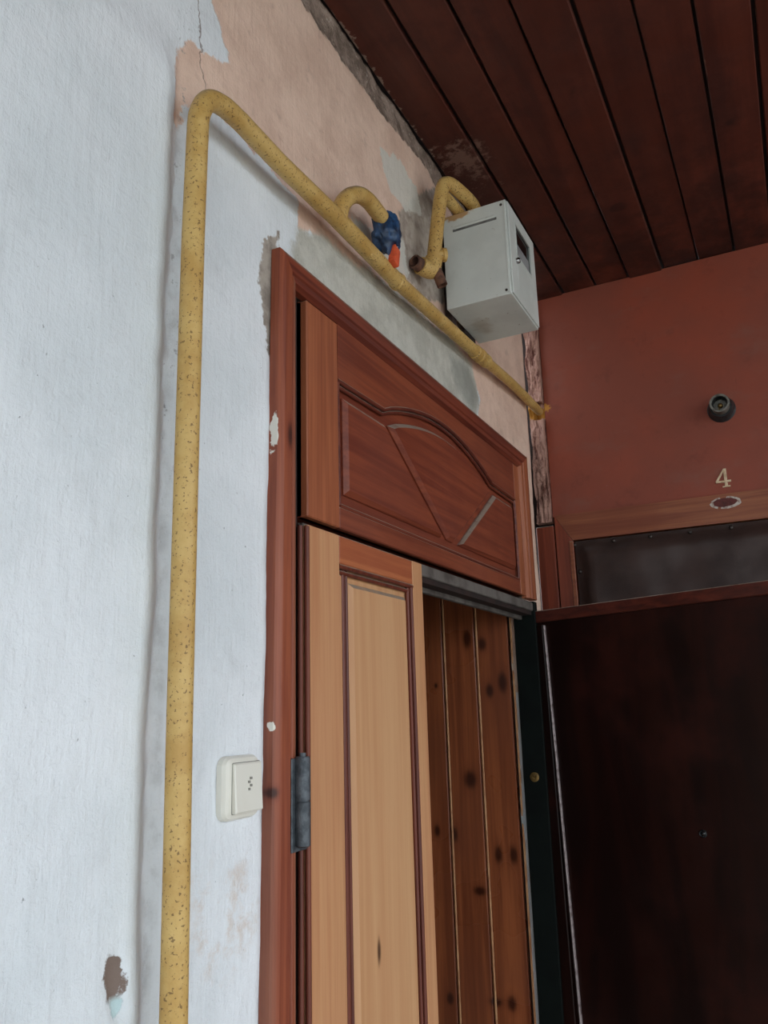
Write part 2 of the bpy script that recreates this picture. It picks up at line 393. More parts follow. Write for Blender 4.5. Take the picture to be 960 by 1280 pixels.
def raised(poly, xb, xt, bev, steps=((0, 0), (0, .35), (1, 1))):
    """raised panel field: a low wall, then a wide chamfer up to the flat"""
    bm = bmesh.new(); rings = []
    for (t, h) in steps:
        q = inset(poly, bev*t) if t else poly
        rings.append([bm.verts.new((xb+(xt-xb)*h, a, b)) for a, b in q])
    n = len(poly)
    bm.faces.new(rings[0][::-1])
    for r0, r1 in zip(rings, rings[1:]):
        for i in range(n): bm.faces.new((r0[i], r0[(i+1) % n], r1[(i+1) % n], r1[i]))
    bm.faces.new(rings[-1])
    bmesh.ops.recalc_face_normals(bm, faces=bm.faces)
    return bm

def catmull(pts, n):
    pts = [Vector(p) for p in pts]; P = [pts[0]*2-pts[1]]+pts+[pts[-1]*2-pts[-2]]; out = []
    for i in range(1, len(P)-2):
        for k in range(n):
            t = k/n; a, b, c, d = P[i-1:i+3]
            out.append(.5*((2*b)+(c-a)*t+(2*a-5*b+4*c-d)*t*t+(-a+3*b-3*c+d)*t**3))
    out.append(pts[-1]); return out

def tube(pts, r, n=16, closed=False, caps=True, ry=None, rad=None):
    bm = bmesh.new(); pts = [Vector(p) for p in pts]; rings = []
    up = None
    for i, p in enumerate(pts):
        if closed: t = (pts[(i+1) % len(pts)]-pts[i-1]).normalized()
        else: t = (pts[min(i+1, len(pts)-1)]-pts[max(i-1, 0)]).normalized()
        if up is None:
            up = Vector((1, 0, 0)) if abs(t.x) < .9 else Vector((0, 0, 1))
        up = (up-t*up.dot(t)).normalized(); s = t.cross(up)
        rr = rad[i] if rad else r
        rings.append([bm.verts.new(p+(up*math.cos(2*math.pi*k/n)*rr+s*math.sin(2*math.pi*k/n)*(ry or rr))) for k in range(n)])
    m = len(rings)
    for i in range(m if closed else m-1):
        a, b = rings[i], rings[(i+1) % m]
        for k in range(n): bm.faces.new((a[k], a[(k+1) % n], b[(k+1) % n], b[k]))
    if caps and not closed: bm.faces.new(rings[0][::-1]); bm.faces.new(rings[-1])
    bmesh.ops.recalc_face_normals(bm, faces=bm.faces)
    return bm

def lathe(profile, origin, axis, n=28, closed_profile=False):
    """profile: (distance along axis, radius)"""
    bm = bmesh.new(); o = Vector(origin); t = Vector(axis).normalized()
    up = Vector((0, 0, 1)) if abs(t.z) < .9 else Vector((1, 0, 0)); up = (up-t*up.dot(t)).normalized(); s = t.cross(up)
    rings = []
    for d, r in profile:
        if r < 1e-6: rings.append([bm.verts.new(o+t*d)])
        else: rings.append([bm.verts.new(o+t*d+(up*math.cos(2*math.pi*k/n)+s*math.sin(2*math.pi*k/n))*r) for k in range(n)])
    for a, b in zip(rings, rings[1:]):
        for k in range(n):
            A = [a[k % len(a)], a[(k+1) % len(a)], b[(k+1) % len(b)], b[k % len(b)]]
            A = [v for i, v in enumerate(A) if v not in A[:i]]
            if len(A) > 2: bm.faces.new(A)
    return bm

def autosmooth(o, ang=40):
    me = o.data
    for p in me.polygons: p.use_smooth = True
    bm = bmesh.new(); bm.from_mesh(me)
    for e in bm.edges:
        e.smooth = not (len(e.link_faces) == 2 and e.calc_face_angle(0) > math.radians(ang))
    bm.to_mesh(me); bm.free(); return o

# ================================================================== SETTING
H = 3.14; Y_END = 2.60; WALL_END = 2.428
OP_Y0, OP_Y1, OP_TOP = 1.03, 2.345, 2.455       # hole in the wall behind the casing

# ---- plastered wall with the door, relief built into the grid
POLY = dict(
 pink=[(.823,2.917),(.826,2.828),(.85,2.805),(.876,2.751),(.833,2.728),(.789,2.718),(.762,2.69),(.755,2.654),(.759,2.61),(.75,2.57),(.753,2.539),(.765,2.555),(.781,2.593),(.802,2.625),(.848,2.642),(.909,2.641),(1.021,2.633),(1.076,2.627),(1.076,2.572),(1.152,2.593),(1.273,2.595),(1.432,2.61),(1.553,2.61),(1.671,2.63),(1.774,2.64),(1.93,2.62),(1.985,2.56),(1.93,2.43),(2.28,2.40),(2.28,1.8),(2.5,1.8),(2.5,3.12),(2.05,3.12),(1.0,3.2),(.83,3.2)],
 cement=[(1.076,2.567),(1.152,2.603),(1.273,2.611),(1.413,2.637),(1.576,2.646),(1.768,2.657),(1.934,2.645),(1.982,2.559),(1.923,2.47),(1.747,2.44),(1.404,2.44),(1.207,2.44),(1.06,2.45),(1.058,2.53)],
 band=[(1.0,3.11),(1.086,3.066),(1.19,3.062),(1.289,3.064),(1.479,3.06),(1.661,3.081),(1.75,3.055),(2.054,3.03),(2.5,3.02),(2.5,3.2),(1.0,3.2)],
 patch=[(1.416,2.962),(1.517,2.997),(1.604,2.977),(1.632,2.921),(1.542,2.877),(1.467,2.882),(1.429,2.909)],
 patch2=[(1.276,2.711),(1.381,2.734),(1.523,2.792),(1.547,2.713),(1.485,2.673),(1.378,2.666),(1.291,2.669)],
 grey=[(1.507,2.861),(1.643,2.99),(1.751,3.068),(1.779,2.931),(1.757,2.74),(1.625,2.696),(1.52,2.7),(1.493,2.775)],
 edge=[(.972,2.494),(1.017,2.531),(1.012,2.326),(.996,2.306),(.982,2.356),(.964,2.419)],
 streak=[(1.763,2.612),(1.903,2.633),(1.982,2.559),(1.913,2.502),(1.807,2.542)],
 chip=[(.689,1.513),(.704,1.512),(.715,1.492),(.712,1.474),(.723,1.454),(.701,1.449),(.692,1.472),(.686,1.494)],
 stain=[(.848,1.549),(.935,1.552),(.972,1.487),(.938,1.447),(.866,1.456)])

def sdist(p, poly):
    x, y = p; d = 1e9; ins = False; n = len(poly); j = n-1
    for i in range(n):
        ax, ay = poly[i]; bx, by = poly[j]
        ex, ey = bx-ax, by-ay; wx, wy = x-ax, y-ay
        t = (wx*ex+wy*ey)/(ex*ex+ey*ey); t = 0 if t < 0 else 1 if t > 1 else t
        dx, dy = wx-ex*t, wy-ey*t; q = dx*dx+dy*dy
        if q < d: d = q
        if (ay > y) != (by > y) and x < (bx-ax)*(y-ay)/(by-ay)+ax: ins = not ins
        j = i
    d = math.sqrt(d); return d if ins else -d

def sm(a, b, x):
    t = min(1, max(0, (x-a)/(b-a))); return t*t*(3-2*t)

def wall_relief(y, z):
    fade = 1-sm(2.60, 2.72, z)
    wob = .012*mn.noise((z*3.1, 1.7, 0))+.004*mn.noise((z*17, 4.7, 0))
    yy = y-(.764+wob*.8)
    s = .020*(1-sm(-.048, .006, yy))*fade                       # the thicker old plaster left of the pipe
    s -= .007*fade*math.exp(-((yy-.006)/.011)**2)*(1+.6*mn.noise((z*25, y*25, 3)))
    s += .004*fade*sm(1.9, 2.2, z)*math.exp(-(yy/.03)**2)*mn.noise((z*60, y*60, 8))
    v = Vector((y, z, 0))
    s += .0035*mn.noise(v*4)+.0016*mn.noise(v*14)+.0007*mn.noise(v*45)
    b = sdist((y, z), POLY['band'])
    if b > -.02: s -= sm(-.01, .03, b)*(.006+.006*abs(mn.noise(v*30))+.008*mn.noise(v*11))
    c = sdist((y, z), POLY['chip'])
    if c > -.02: s -= .007*sm(-.004, .006, c)
    return s

def build_wall():
    ys = [-3.6, -2.5, -1.8, -1.2, -.6, -.2, .1, .3, .42]
    y = .5
    while y < WALL_END-.004:
        ys.append(y); y += .0045+.003*(y-.5)
    ys.append(WALL_END)
    zs = [0, .4, .8, 1.1, 1.25]
    z = 1.33
    while z < H-.003: zs.append(z); z += .0065
    zs.append(H)
    def snap(a, v):
        i = min(range(len(a)), key=lambda k: abs(a[k]-v)); a[i] = v
    snap(ys, OP_Y0); snap(ys, OP_Y1); snap(zs, OP_TOP)
    ny, nz = len(ys), len(zs)
    keys = ['pink', 'cement', 'band', 'grey', 'edge', 'streak', 'chip', 'stain', 'patch']
    at = {k: [] for k in keys}; co = []
    bbs = {k: (min(p[0] for p in POLY[k])-.08, max(p[0] for p in POLY[k])+.08, min(p[1] for p in POLY[k])-.08, max(p[1] for p in POLY[k])+.08) for k in POLY}
    def sd(k, p):
        b = bbs[k]
        return sdist(p, POLY[k]) if b[0] < p[0] < b[1] and b[2] < p[1] < b[3] else -.08
    for yv in ys:
        for zv in zs:
            fine = yv >= .42 and zv >= 1.25
            hole = OP_Y0 < yv < OP_Y1 and zv < OP_TOP
            co.append((0 if hole else (wall_relief(yv, zv) if fine else .020*(1 if yv < .72 else 0)), yv, zv))
            for k in keys:
                if hole or not fine: at[k].append(-.08)
                elif k == 'patch': at[k].append(max(sd('patch', (yv, zv)), sd('patch2', (yv, zv))))
                else: at[k].append(sd(k, (yv, zv)))
    faces = []
    for i in range(ny-1):
        for j in range(nz-1):
            ym, zm = (ys[i]+ys[i+1])/2, (zs[j]+zs[j+1])/2
            if OP_Y0 < ym < OP_Y1 and zm < OP_TOP: continue
            faces.append((i*nz+j, (i+1)*nz+j, (i+1)*nz+j+1, i*nz+j+1))
    me = bpy.data.meshes.new('wall_left'); me.from_pydata(co, [], faces)
    for k in keys:
        a = me.attributes.new('sd_'+k, 'FLOAT', 'POINT'); a.data.foreach_set('value', at[k])
    me.polygons.foreach_set('use_smooth', [True]*len(me.polygons))
    me.materials.append(M['plaster'])
    o = bpy.data.objects.new('wall_left', me); COL.objects.link(o)
    m = o.modifiers.new('thickness', 'SOLIDIFY'); m.thickness = .075; m.offset = -1; m.use_even_offset = False
    tag(o, 'whitewashed plaster wall with bare pink and grey patches around the door', 'wall', kind='structure')
    return o
build_wall()

# ---- end wall: painted partition around the padded door
wb = thing('wall_back', 'red brown painted partition wall at the end of the passage', 'wall', (.95, Y_END, 0), kind='structure')
obj('partition_panel', box(.012, 2.8, Y_END, Y_END+.05, 2.352, H, .002), 'red', wb)
obj('partition_side', box(1.05, 2.8, Y_END, Y_END+.05, 0, 2.352, .002), 'red', wb)
obj('partition_core', box(-.12, 2.8, Y_END+.052, Y_END+.12, 0, H), 'gapdark', wb)

# ---- ragged filler in the corner between the two walls
def ragged_strip():
    bm = bmesh.new(); nx, nz = 14, 150
    z0, z1 = 2.335, H-.004; g = []
    for j in range(nz):
        z = z0+(z1-z0)*j/(nz-1); row = []
        l = -.035+.007*mn.noise((0, 3, z*14)); r = .011+.003*mn.noise((5, 0, z*30))
        for i in range(nx):
            x = l+(r-l)*i/(nx-1)
            d = .010*mn.noise((x*55, 2, z*13))+.006*mn.noise((x*120, 7, z*50))
            if -.045 < z-2.74 < .012 and i > 4: d += .03                    # the hole beside the pipe
            row.append(bm.verts.new((x, 2.578+d, z)))
        g.append(row)
    b = [[bm.verts.new((row[0].co.x, 2.612, row[0].co.z)), bm.verts.new((row[-1].co.x, 2.612, row[-1].co.z))] for row in g]
    for j in range(nz-1):
        for i in range(nx-1): bm.faces.new((g[j][i], g[j][i+1], g[j+1][i+1], g[j+1][i]))
        bm.faces.new((g[j][0], g[j+1][0], b[j+1][0], b[j][0])); bm.faces.new((g[j][-1], b[j][1], b[j+1][1], g[j+1][-1]))
        bm.faces.new((b[j][0], b[j+1][0], b[j+1][1], b[j][1]))
    bm.faces.new(g[0]+[b[0][1], b[0][0]]); bm.faces.new(g[-1][::-1]+[b[-1][0], b[-1][1]])
    return bm
tag(obj('trim_3', ragged_strip(), 'ragged', base=(0, 2.58, 2.33)), 'ragged pink plaster strip filling the corner beside the red partition', 'plaster strip', kind='structure')

# ---- ceiling boards
ce = thing('ceiling', 'dark red brown boarded ceiling running along the passage', 'ceiling', (1, 0, H), kind='structure')
obj('backing', box(-.12, 2.9, -3.6, 2.72, H+.019, H+.08), 'gapdark', ce)
PITCH_B = .1102
bm = box(.0035, PITCH_B-.0035, -3.6, Y_END+.04, H, H+.018, .0025)
first = obj('ceiling_board', bm, 'ceil', ce)
for i in range(26):
    o = first if i == 0 else first.copy()
    if i: COL.objects.link(o)
    o.parent = ce
    o.location = (i*PITCH_B-.001, 0, random.uniform(-.0014, .0014))
    o.rotation_euler = (0, random.uniform(-.008, .008), random.uniform(-.0006, .0006))

# ---- floor and yard
tag(obj('floor', box(-.075, 2.8, -3.6, 2.72, -.12, 0), 'concrete'), 'grey concrete landing floor below the doors', 'floor', kind='structure')
tag(obj('ground', box(-30, 30, -30, 30, -.32, -.13), 'ground'), 'pale paved yard outside the passage', 'ground', kind='structure')

# ---- dim vestibule behind the open doorway
def shell(x0, x1, y0, y1, z0, z1):
    return merge(box(x0-.06, x0, y0-.06, y1+.06, z0, z1+.06), box(x0, x1, y0-.06, y0, z0, z1+.06), box(x0, x1, y1, y1+.06, z0, z1+.06), box(x0, x1, y0, y1, z1, z1+.06))
tag(obj('wall_inner', shell(-1.6, -.078, .9, 2.52, 0, 2.6), 'inner'), 'dim vestibule walls seen through the open doorway', 'wall', kind='structure')

# ================================================================== DOOR FRAME WITH TRANSOM
fr = thing('trim_1', 'red brown wooden door frame with carved arched transom panel', 'door frame', (0, 1.65, 0), kind='structure')
CX = .022
cy0, cy1 = .998, 1.042; ct0, ct1 = 2.437, 2.488; cr0, cr1 = 2.245, 2.322

def casing_profile(w):      # (across, depth) stepped moulding
    return [(0, 0), (0, .016), (.004, .020), (.010, .0225), (w*.62, .0225), (w*.66, .019), (w*.72, .0185), (w*.76, .0215), (w*.9, .0205), (w, .012), (w, 0)]
def sweep_casing(kind):
    bm = bmesh.new()
    w = {'left': cy1-cy0, 'head': ct1-ct0, 'right': cr1-cr0}[kind]
    pr = casing_profile(w)
    wl, wt, wr = cy1-cy0, ct1-ct0, cr1-cr0
    A, B = [], []
    for (s, d) in pr:
        t = s/w
        if kind == 'left':  a = (d, cy0-.042+t*(wl+.042), 0.0); b = (d, cy0+s, ct1-t*wt)
        elif kind == 'head': a = (d, cy0+t*wl, ct1-s); b = (d, cr1-t*wr, ct1-s)
        else: a = (d, cr1-s, ct1-t*wt); b = (d, cr1-s, 2.050)
        A.append(bm.verts.new(a)); B.append(bm.verts.new(b))
    n = len(pr)
    for i in range(n): bm.faces.new((A[i], A[(i+1) % n], B[(i+1) % n], B[i]))
    bm.faces.new(A); bm.faces.new(B[::-1])
    return bm
obj('casing_upright', sweep_casing('left'), 'casing_v', fr)
obj('casing_head', sweep_casing('head'), 'casing_h', fr)
obj('casing_upright', sweep_casing('right'), 'frame_v', fr)
# jamb and rebates
obj('jamb', box(-.074, -.004, OP_Y0+.002, 1.079, 0, 2.436), 'gapdark', fr)
obj('jamb', box(-.058, .008, 2.332, 2.358, 0, 2.05, .002), 'green', fr)
obj('strike_plate', lathe([(0, .013), (.003, .013), (.004, .010), (.004, .005), (.001, .004), (.001, 0)], (-.025, 2.3315, 1.560), (0, -1, 0), 20), 'brass', fr, True)
obj('head_jamb', box(-.074, -.002, 1.08, 2.331, 2.010, 2.046), 'gapdark', fr)
obj('head_rail', box(-.030, .004, 1.085, 2.331, 2.022, 2.0465, .002), 'dust', fr)
obj('head_stop', box(-.044, -.031, 1.085, 2.331, 1.999, 2.02, .002), 'dust', fr)

T = .012
ty0, ty1, tz0, tz1 = 1.086, 2.244, 2.056, 2.436
sl, sr = 1.190, 2.200                               # inner edges of the transom's stiles
def arch(y0, y1, base, rise, n=22, flat=.0):
    out = []
    for i in range(n+1):
        t = i/n; out.append((y0+(y1-y0)*t, base+rise*math.sin(math.pi*t)**.85))
    return out
tr_arch = [(sl, 2.330)]+arch(1.375, 2.005, 2.334, .064)+[(sr, 2.330)]
obj('transom_backboard', box(-.03, T-.0125, ty0, ty1, tz0, tz1), 'panel_red', fr)
obj('transom_stile', box(-.012, T, ty0, sl-.0006, tz0, tz1, .002), 'frame_v', fr)
obj('transom_stile', box(-.012, T, sr+.0006, ty1, tz0, tz1, .002), 'frame_v', fr)
obj('transom_rail', prism([(sl, tz1), (sl, 2.330)]+tr_arch[1:-1]+[(sr, 2.330), (sr, tz1)], -.012, T-.0005), 'frame_h', fr)
obj('transom_rail', box(-.012, T-.0005, sl, sr, tz0, 2.094, .002), 'frame_h', fr)
# bead round the panel opening
pth = [(T-.003, a, b-.003) for a, b in tr_arch]
obj('panel_bead', merge(tube(pth, .0045, 8), tube([(p[0]-.005, p[1], p[2]-.008) for p in pth], .004, 8),
    tube([(T-.004, sl+.003, 2.097), (T-.004, sr-.003, 2.097)], .0045, 8),
    tube([(T-.004, sl+.003, 2.097), (T-.004, sl+.003, 2.330)], .0045, 8), tube([(T-.004, sr-.003, 2.097), (T-.004, sr-.003, 2.330)], .0045, 8)), 'mould', fr, True)
XB, XT = T-.0125, T-.001
obj('raised_field', raised([(1.218, 2.122), (1.655, 2.122), (1.384, 2.303), (1.218, 2.303)], XB, XT, .009), 'panel_red', fr)
obj('raised_field', raised([(1.690, 2.122), (1.726, 2.122)]+[(2.004, 2.306)]+arch(1.404, 1.996, 2.309, .056, 18)[::-1][1:-1]+[(1.400, 2.306)], XB, XT, .009), 'panel_red', fr)
obj('raised_field', raised([(1.760, 2.122), (2.180, 2.122), (2.180, 2.303), (2.030, 2.303)], XB, XT, .009), 'panel_red', fr)

# ================================================================== NARROW CLOSED LEAF
d1 = thing('door_1', 'narrow closed honey pine door leaf with a raised panel', 'door', (0, 1.30, .01), kind='structure')
LT = 2.043; ly0, ly1 = 1.086, 1.527; pi0, pi1 = 1.187, 1.479
obj('stile', box(-.03, T, ly0, pi0-.0006, .01, LT, .003, 2), 'leaf_v', d1)
obj('stile', box(-.03, T, pi1+.0006, ly1, .01, LT, .003, 2), 'leaf_v', d1)
obj('rail', box(-.03, T-.0006, pi0, pi1, 1.994, LT, .002), 'leaf_h', d1)
obj('rail', box(-.03, T-.0006, pi0, pi1, .95, 1.10, .002), 'leaf_h', d1)
obj('rail', box(-.03, T-.0006, pi0, pi1, .01, .20, .002), 'leaf_h', d1)
obj('panel_backboard', box(-.02, T-.0125, pi0, pi1, .2, 1.994), 'leaf_panel', d1)
for z0, z1 in ((1.10, 1.994), (.20, .95)):
    obj('raised_field', raised([(1.227, z0+.028), (1.452, z0+.028), (1.452, z1-.028), (1.227, z1-.028)], XB, XT, .008), 'leaf_panel', d1)
    vt = lambda y, x, r: tube([(x, y, z0+.004), (x, y, z1-.004)], r, 8)
    obj('panel_bead', merge(tube([(T-.003, pi0, z1-.004), (T-.003, pi1, z1-.004)], .0045, 8), tube([(T-.008, pi0+.004, z1-.013), (T-.008, pi1-.004, z1-.013)], .0042, 8),
        vt(pi1-.004, T-.003, .0042), vt(pi1-.013, T-.007, .004), vt(1.2225, T-.0095, .0034), vt(1.2150, T-.0105, .0032), vt(1.2075, T-.0085, .0036)), 'leaf_mould', d1, True)
    obj('panel_frame', box(-.01, T-.006, pi0, 1.203, z0, z1-.017, .002), 'leaf_v', d1)
obj('edge_bead', merge(tube([(T-.001, ly0-.002, .02), (T-.001, ly0-.002, LT-.004)], .0045, 8), tube([(T-.008, ly0-.011, .02), (T-.008, ly0-.011, LT-.004)], .0045, 8)), 'leaf_mould', d1, True)
hg = obj('hinge', lathe([(0, 0), (0, .008), (.002, .0108), (.060, .0112), (.0605, .0100), (.0615, .0100), (.062, .0112), (.119, .0112), (.122, .0095), (.122, 0)], (.030, 1.040, 1.568), (0, 0, 1), 20), 'hinge', d1, True)
autosmooth(hg, 50)
sub('hinge_pin', lathe([(0, 0), (.0, .005), (.006, .005), (.006, 0)], (.030, 1.040, 1.689), (0, 0, 1), 12), 'hinge', hg, True)
sub('hinge_plate', box(.0205, .0235, 1.022, 1.062, 1.562, 1.688, .001), 'hinge', hg)

# ================================================================== OPEN DARK LEAF
d2 = thing('door_2', 'dark brown varnished door leaf standing open with a peephole', 'door', (.008, 2.35, .01), kind='structure')
LW, LH, TK = .80, 2.012, .038
def leafbox(a0, a1, b0, b1, z0, z1, bev=0.0, seg=1):    # a along the leaf, b towards the viewer
    bm = box(a0, a1, -b1, -b0, z0, z1, bev, seg)
    for v in bm.verts: v.co += Vector(d2['_base'])
    return bm
BZ = 0.0
obj('door_slab', leafbox(0.002, LW, -TK, 0, 0, LH, .002), 'darkdoor', d2)
obj('edge_rail', leafbox(0.002, LW, .0002, .010, LH-.034, LH, .002), 'dark_rail', d2)
obj('edge_stile', leafbox(0.002, .048, .0002, .008, 0, LH-.041, .002), 'darkdoor', d2)
ws = leafbox(.050, .0555, .0003, .010, 0, LH-.043, .0015)
for v in ws.verts: v.co.x += .010*(2.0-v.co.z)
obj('weather_strip', ws, 'lightstrip', d2)
def rel(a, b, z): return Vector(d2['_base'])+Vector((a, -b, z))
pe = obj('peephole', lathe([(0, .0095), (.003, .0095), (.005, .0075), (.003, .006)], rel(.445, 0, 1.425), (0, -1, 0), 20), 'bakelite', d2, True)
sub('peephole_lens', lathe([(.003, .006), (.0048, .003), (.005, 0)], rel(.445, 0, 1.425), (0, -1, 0), 16), 'glass', pe, True)
d2.rotation_euler = (0, math.radians(-.8), math.radians(-16))

# ================================================================== INNER PLANK DOOR
d3 = thing('door_3', 'knotty orange plank door swung inward behind the opening', 'door', (-.3, 2.36, .01), kind='structure')
PW = .1055; X0 = -.0755
bm = box(-PW+.002, -.009, 2.346, 2.362, .01, 2.30, .002)
pl0 = obj('plank', bm, 'plank', d3)
for i in range(6):
    o = pl0 if i == 0 else pl0.copy()
    if i: COL.objects.link(o); o.parent = d3
    o.location = (X0-i*PW, 0, 0)
for i in range(1, 6):
    x = X0-i*PW
    obj('tongue_bead', tube([(x-.001, 2.3475, .012), (x-.001, 2.3475, 2.298)], .0034, 8), 'plank_edge', d3, True)
    obj('groove_board', box(x-.009, x-.002, 2.353, 2.363, .01, 2.298), 'plank', d3)
obj('highlight_lipping', box(X0, X0+.006, 2.342, 2.392, .01, 2.30, .0015), 'plank_edge', d3)  # pale colour paints in the highlight along the door's edge
obj('ledge_board', box(X0-6*PW, X0, 2.363, 2.39, .01, 2.30), 'gapdark', d3)

# ================================================================== PADDED DOOR FOUR AND ITS CASING
c4 = thing('trim_2', 'worn brown wooden casing around the black padded door', 'door frame', (.5, Y_END, 0), kind='structure')
xl0, xl1, xr0, xr1, hz0, hz1 = .021, .075, .985, 1.045, 2.268, 2.355
yf = Y_END-.014
def cas(poly): return prism(poly, yf, Y_END+.03, 'y')
obj('casing_head', cas([(xl0, hz1), (xr1, hz1), (xr0, hz0), (xl1, hz0)]), 'tan_case', c4)
obj('casing_upright', cas([(xl0, 0), (xl0, hz1-.001), (xl1-.0005, hz0-.001), (xl1-.0005, 0)]), 'brown_case_v', c4)
obj('casing_upright', cas([(xr1, 0), (xr1, hz1-.001), (xr0+.0005, hz0-.001), (xr0+.0005, 0)]), 'brown_case_v', c4)
obj('casing_lip', box(xl1-.012, xl1+.002, yf-.006, yf, 0, hz0-.004, .002), 'tan_case', c4)
obj('post_board', box(-.044, .016, Y_END-.012, Y_END+.03, 0, 2.325, .003), 'brown_case_v', c4)
obj('post_edge', tube([(-.046, 2.57, 0), (-.046, 2.57, 2.315)], .0055, 8), 'dust', c4, True)
def blob_poly(cx, cz, rx, rz, n, jit, seed):
    rn = random.Random(seed)
    return [(cx+rx*math.cos(2*math.pi*i/n)*(1+rn.uniform(-jit, jit)), cz+rz*math.sin(2*math.pi*i/n)*(1+rn.uniform(-jit, jit))) for i in range(n)]
ol = [blob_poly(.541, 2.328, .043, .019, 26, .07, 3), blob_poly(.539, 2.329, .034, .0135, 26, .06, 5)]
ring = bmesh.new()
O = [ring.verts.new((a, yf-.0014, b)) for a, b in ol[0]]; I = [ring.verts.new((a, yf-.0014, b)) for a, b in ol[1]]
O2 = [ring.verts.new((a, yf+.001, b)) for a, b in ol[0]]; I2 = [ring.verts.new((a, yf+.001, b)) for a, b in ol[1]]
for i in range(26):
    j = (i+1) % 26
    if i in (6, 7, 17): continue
    ring.faces.new((O[i], O[j], I[j], I[i])); ring.faces.new((O[i], O2[i], O2[j], O[j])); ring.faces.new((I[i], I[j], I2[j], I2[i]))
obj('glue_ring', ring, 'whiteglue', c4)
obj('scraped_patch', prism(ol[1], yf-.0008, yf+.001, 'y'), 'oldglue', c4)

d4 = thing('door_4', 'black padded leatherette door with nail heads along its edge', 'door', (.5, Y_END, .01), kind='structure')
px0, px1, pz0, pz1 = xl1+.003, xr0-.003, .01, hz0-.003
nails = [(.085+.117*i+random.uniform(-.008, .008), pz1-.012) for i in range(8)]+[(px0+.010, pz1-.10-.117*i) for i in range(6)]+[(px1-.010, pz1-.10-.117*i) for i in range(6)]
def pad():
    bm = bmesh.new(); xs = [px0+(px1-px0)*i/70 for i in range(71)]
    zs = [pz0, .5, 1.0, 1.5]+[1.7+(pz1-1.7)*i/60 for i in range(61)]; g = []
    for x in xs:
        col = []
        for z in zs:
            e = min(x-px0, px1-x, pz1-z, z-pz0)
            b = .024*sm(.004, .05, e)*(1+.25*mn.noise((x*9, z*9, 1)))
            dn = min(math.hypot((x-a)*1.0, (z-c)) for a, c in nails)
            b += .0025*mn.noise((x*16, z*10, 4))*sm(0, .03, e)
            b *= 1-.75*math.exp(-(dn/.022)**2)
            col.append(bm.verts.new((x, Y_END-.001-b, z)))
        g.append(col)
    for i in range(len(xs)-1):
        for j in range(len(zs)-1): bm.faces.new((g[i][j], g[i+1][j], g[i+1][j+1], g[i][j+1]))
    return bm
po = obj('padding', pad(), 'leather', d4, True)
sl_ = obj('door_slab', box(px0, px1, Y_END, Y_END+.04, pz0, pz1), 'gapdark', d4)
nb = lathe([(0, .0065), (.002, .0060), (.0038, .0035), (.0042, 0)], (0, 0, 0), (0, -1, 0), 12)
n0 = None
for (a, c) in nails:
    if n0 is None:
        n0 = obj('nail_head', nb, 'nail', d4, True, base=(0, 0, 0)); o = n0
        for v in o.data.vertices: v.co += Vector(d4['_base'])
    else: o = n0.copy(); COL.objects.link(o); o.parent = d4
    o.location = Vector((a, Y_END-.006, c))-Vector(d4['_base'])

def crumple(c, r, seed, amp=.22):
    bm = bmesh.new(); bmesh.ops.create_icosphere(bm, subdivisions=4, radius=1)
    for v in bm.verts:
        n = v.co.normalized(); k = 1+amp*mn.noise(n*2.3+Vector((seed, 0, 0)))+amp*.5*mn.noise(n*6+Vector((seed, 3, 0)))
        v.co = Vector((n.x*r[0]*k, n.y*r[1]*k, n.z*r[2]*k))+Vector(c)
    return bm

# ================================================================== GAS PIPE
gp = thing('gas_pipe', 'long yellow gas pipe climbing the wall and bending over the door', 'pipe', (.045, .755, 0))
vx = .050
path = [(vx, .757, .0), (vx, .757, .8), (vx, .756, 1.4), (vx, .750, 1.75), (vx, .748, 2.03), (vx, .747, 2.36), (vx, .749, 2.50)]
bend = catmull([(vx, .749, 2.50), (vx-.001, .753, 2.548), (vx-.002, .772, 2.585), (vx-.003, .806, 2.602), (.045, .849, 2.608)], 7)
run = [(.0435, .954, 2.607), (.040, 1.14, 2.617), (.037, 1.401, 2.617)]
R0 = .0148
full = [Vector(p) for p in path[:-1]]+bend+[Vector(p) for p in run]
full = [p for i, p in enumerate(full) if i == 0 or (p-full[i-1]).length > .002]
rr = [R0*(1+.12*sm(.85, 1.2, full[i].y)+.03*mn.noise((i*1.7, 0, 0))) for i in range(len(full))]
obj('riser', tube(full, R0, 20, rad=rr), 'yellow', gp, True)
obj('run', tube(catmull([(.037, 1.401, 2.617), (.034, 1.65, 2.634), (.031, 1.90, 2.651)], 6), .0155, 20), 'yellow', gp, True)
obj('run', tube(catmull([(.031, 1.925, 2.653), (.027, 2.196, 2.676), (.020, 2.441, 2.690), (.0, 2.575, 2.718)], 6), .0138, 18), 'yellow', gp, True)
def collar(p, q, prof, mat='yellow_rusty'):
    return lathe(prof, p, Vector(q)-Vector(p), 20)
obj('weld_joint', collar((.0368, 1.392, 2.6165), (.034, 1.65, 2.634), [(0, .0165), (.004, .0188), (.008, .0182), (.012, .0192), (.017, .0165), (.018, .0155)]), 'yellow_rusty', gp, True)
cp = obj('coupling', collar((.0312, 1.868, 2.649), (.027, 2.196, 2.676), [(0, .0155), (.002, .0188), (.022, .0192), (.026, .0164), (.034, .0160), (.038, .0196), (.052, .0194), (.056, .0164), (.074, .0162), (.078, .0186), (.096, .0182), (.100, .0138)]), 'yellow_rusty', gp, True)
autosmooth(cp, 35)
obj('weld_nub', crumple((.047, 1.270, 2.601), (.006, .010, .006), 1.0), 'yellow_rusty', gp, True)
br = catmull([(.041, 1.150, 2.618), (.045, 1.153, 2.645), (.050, 1.172, 2.674), (.053, 1.208, 2.699), (.053, 1.248, 2.709), (.051, 1.305, 2.708)], 7)
bo = obj('branch_pipe', tube(br, .0158, 18), 'yellow', gp, True)
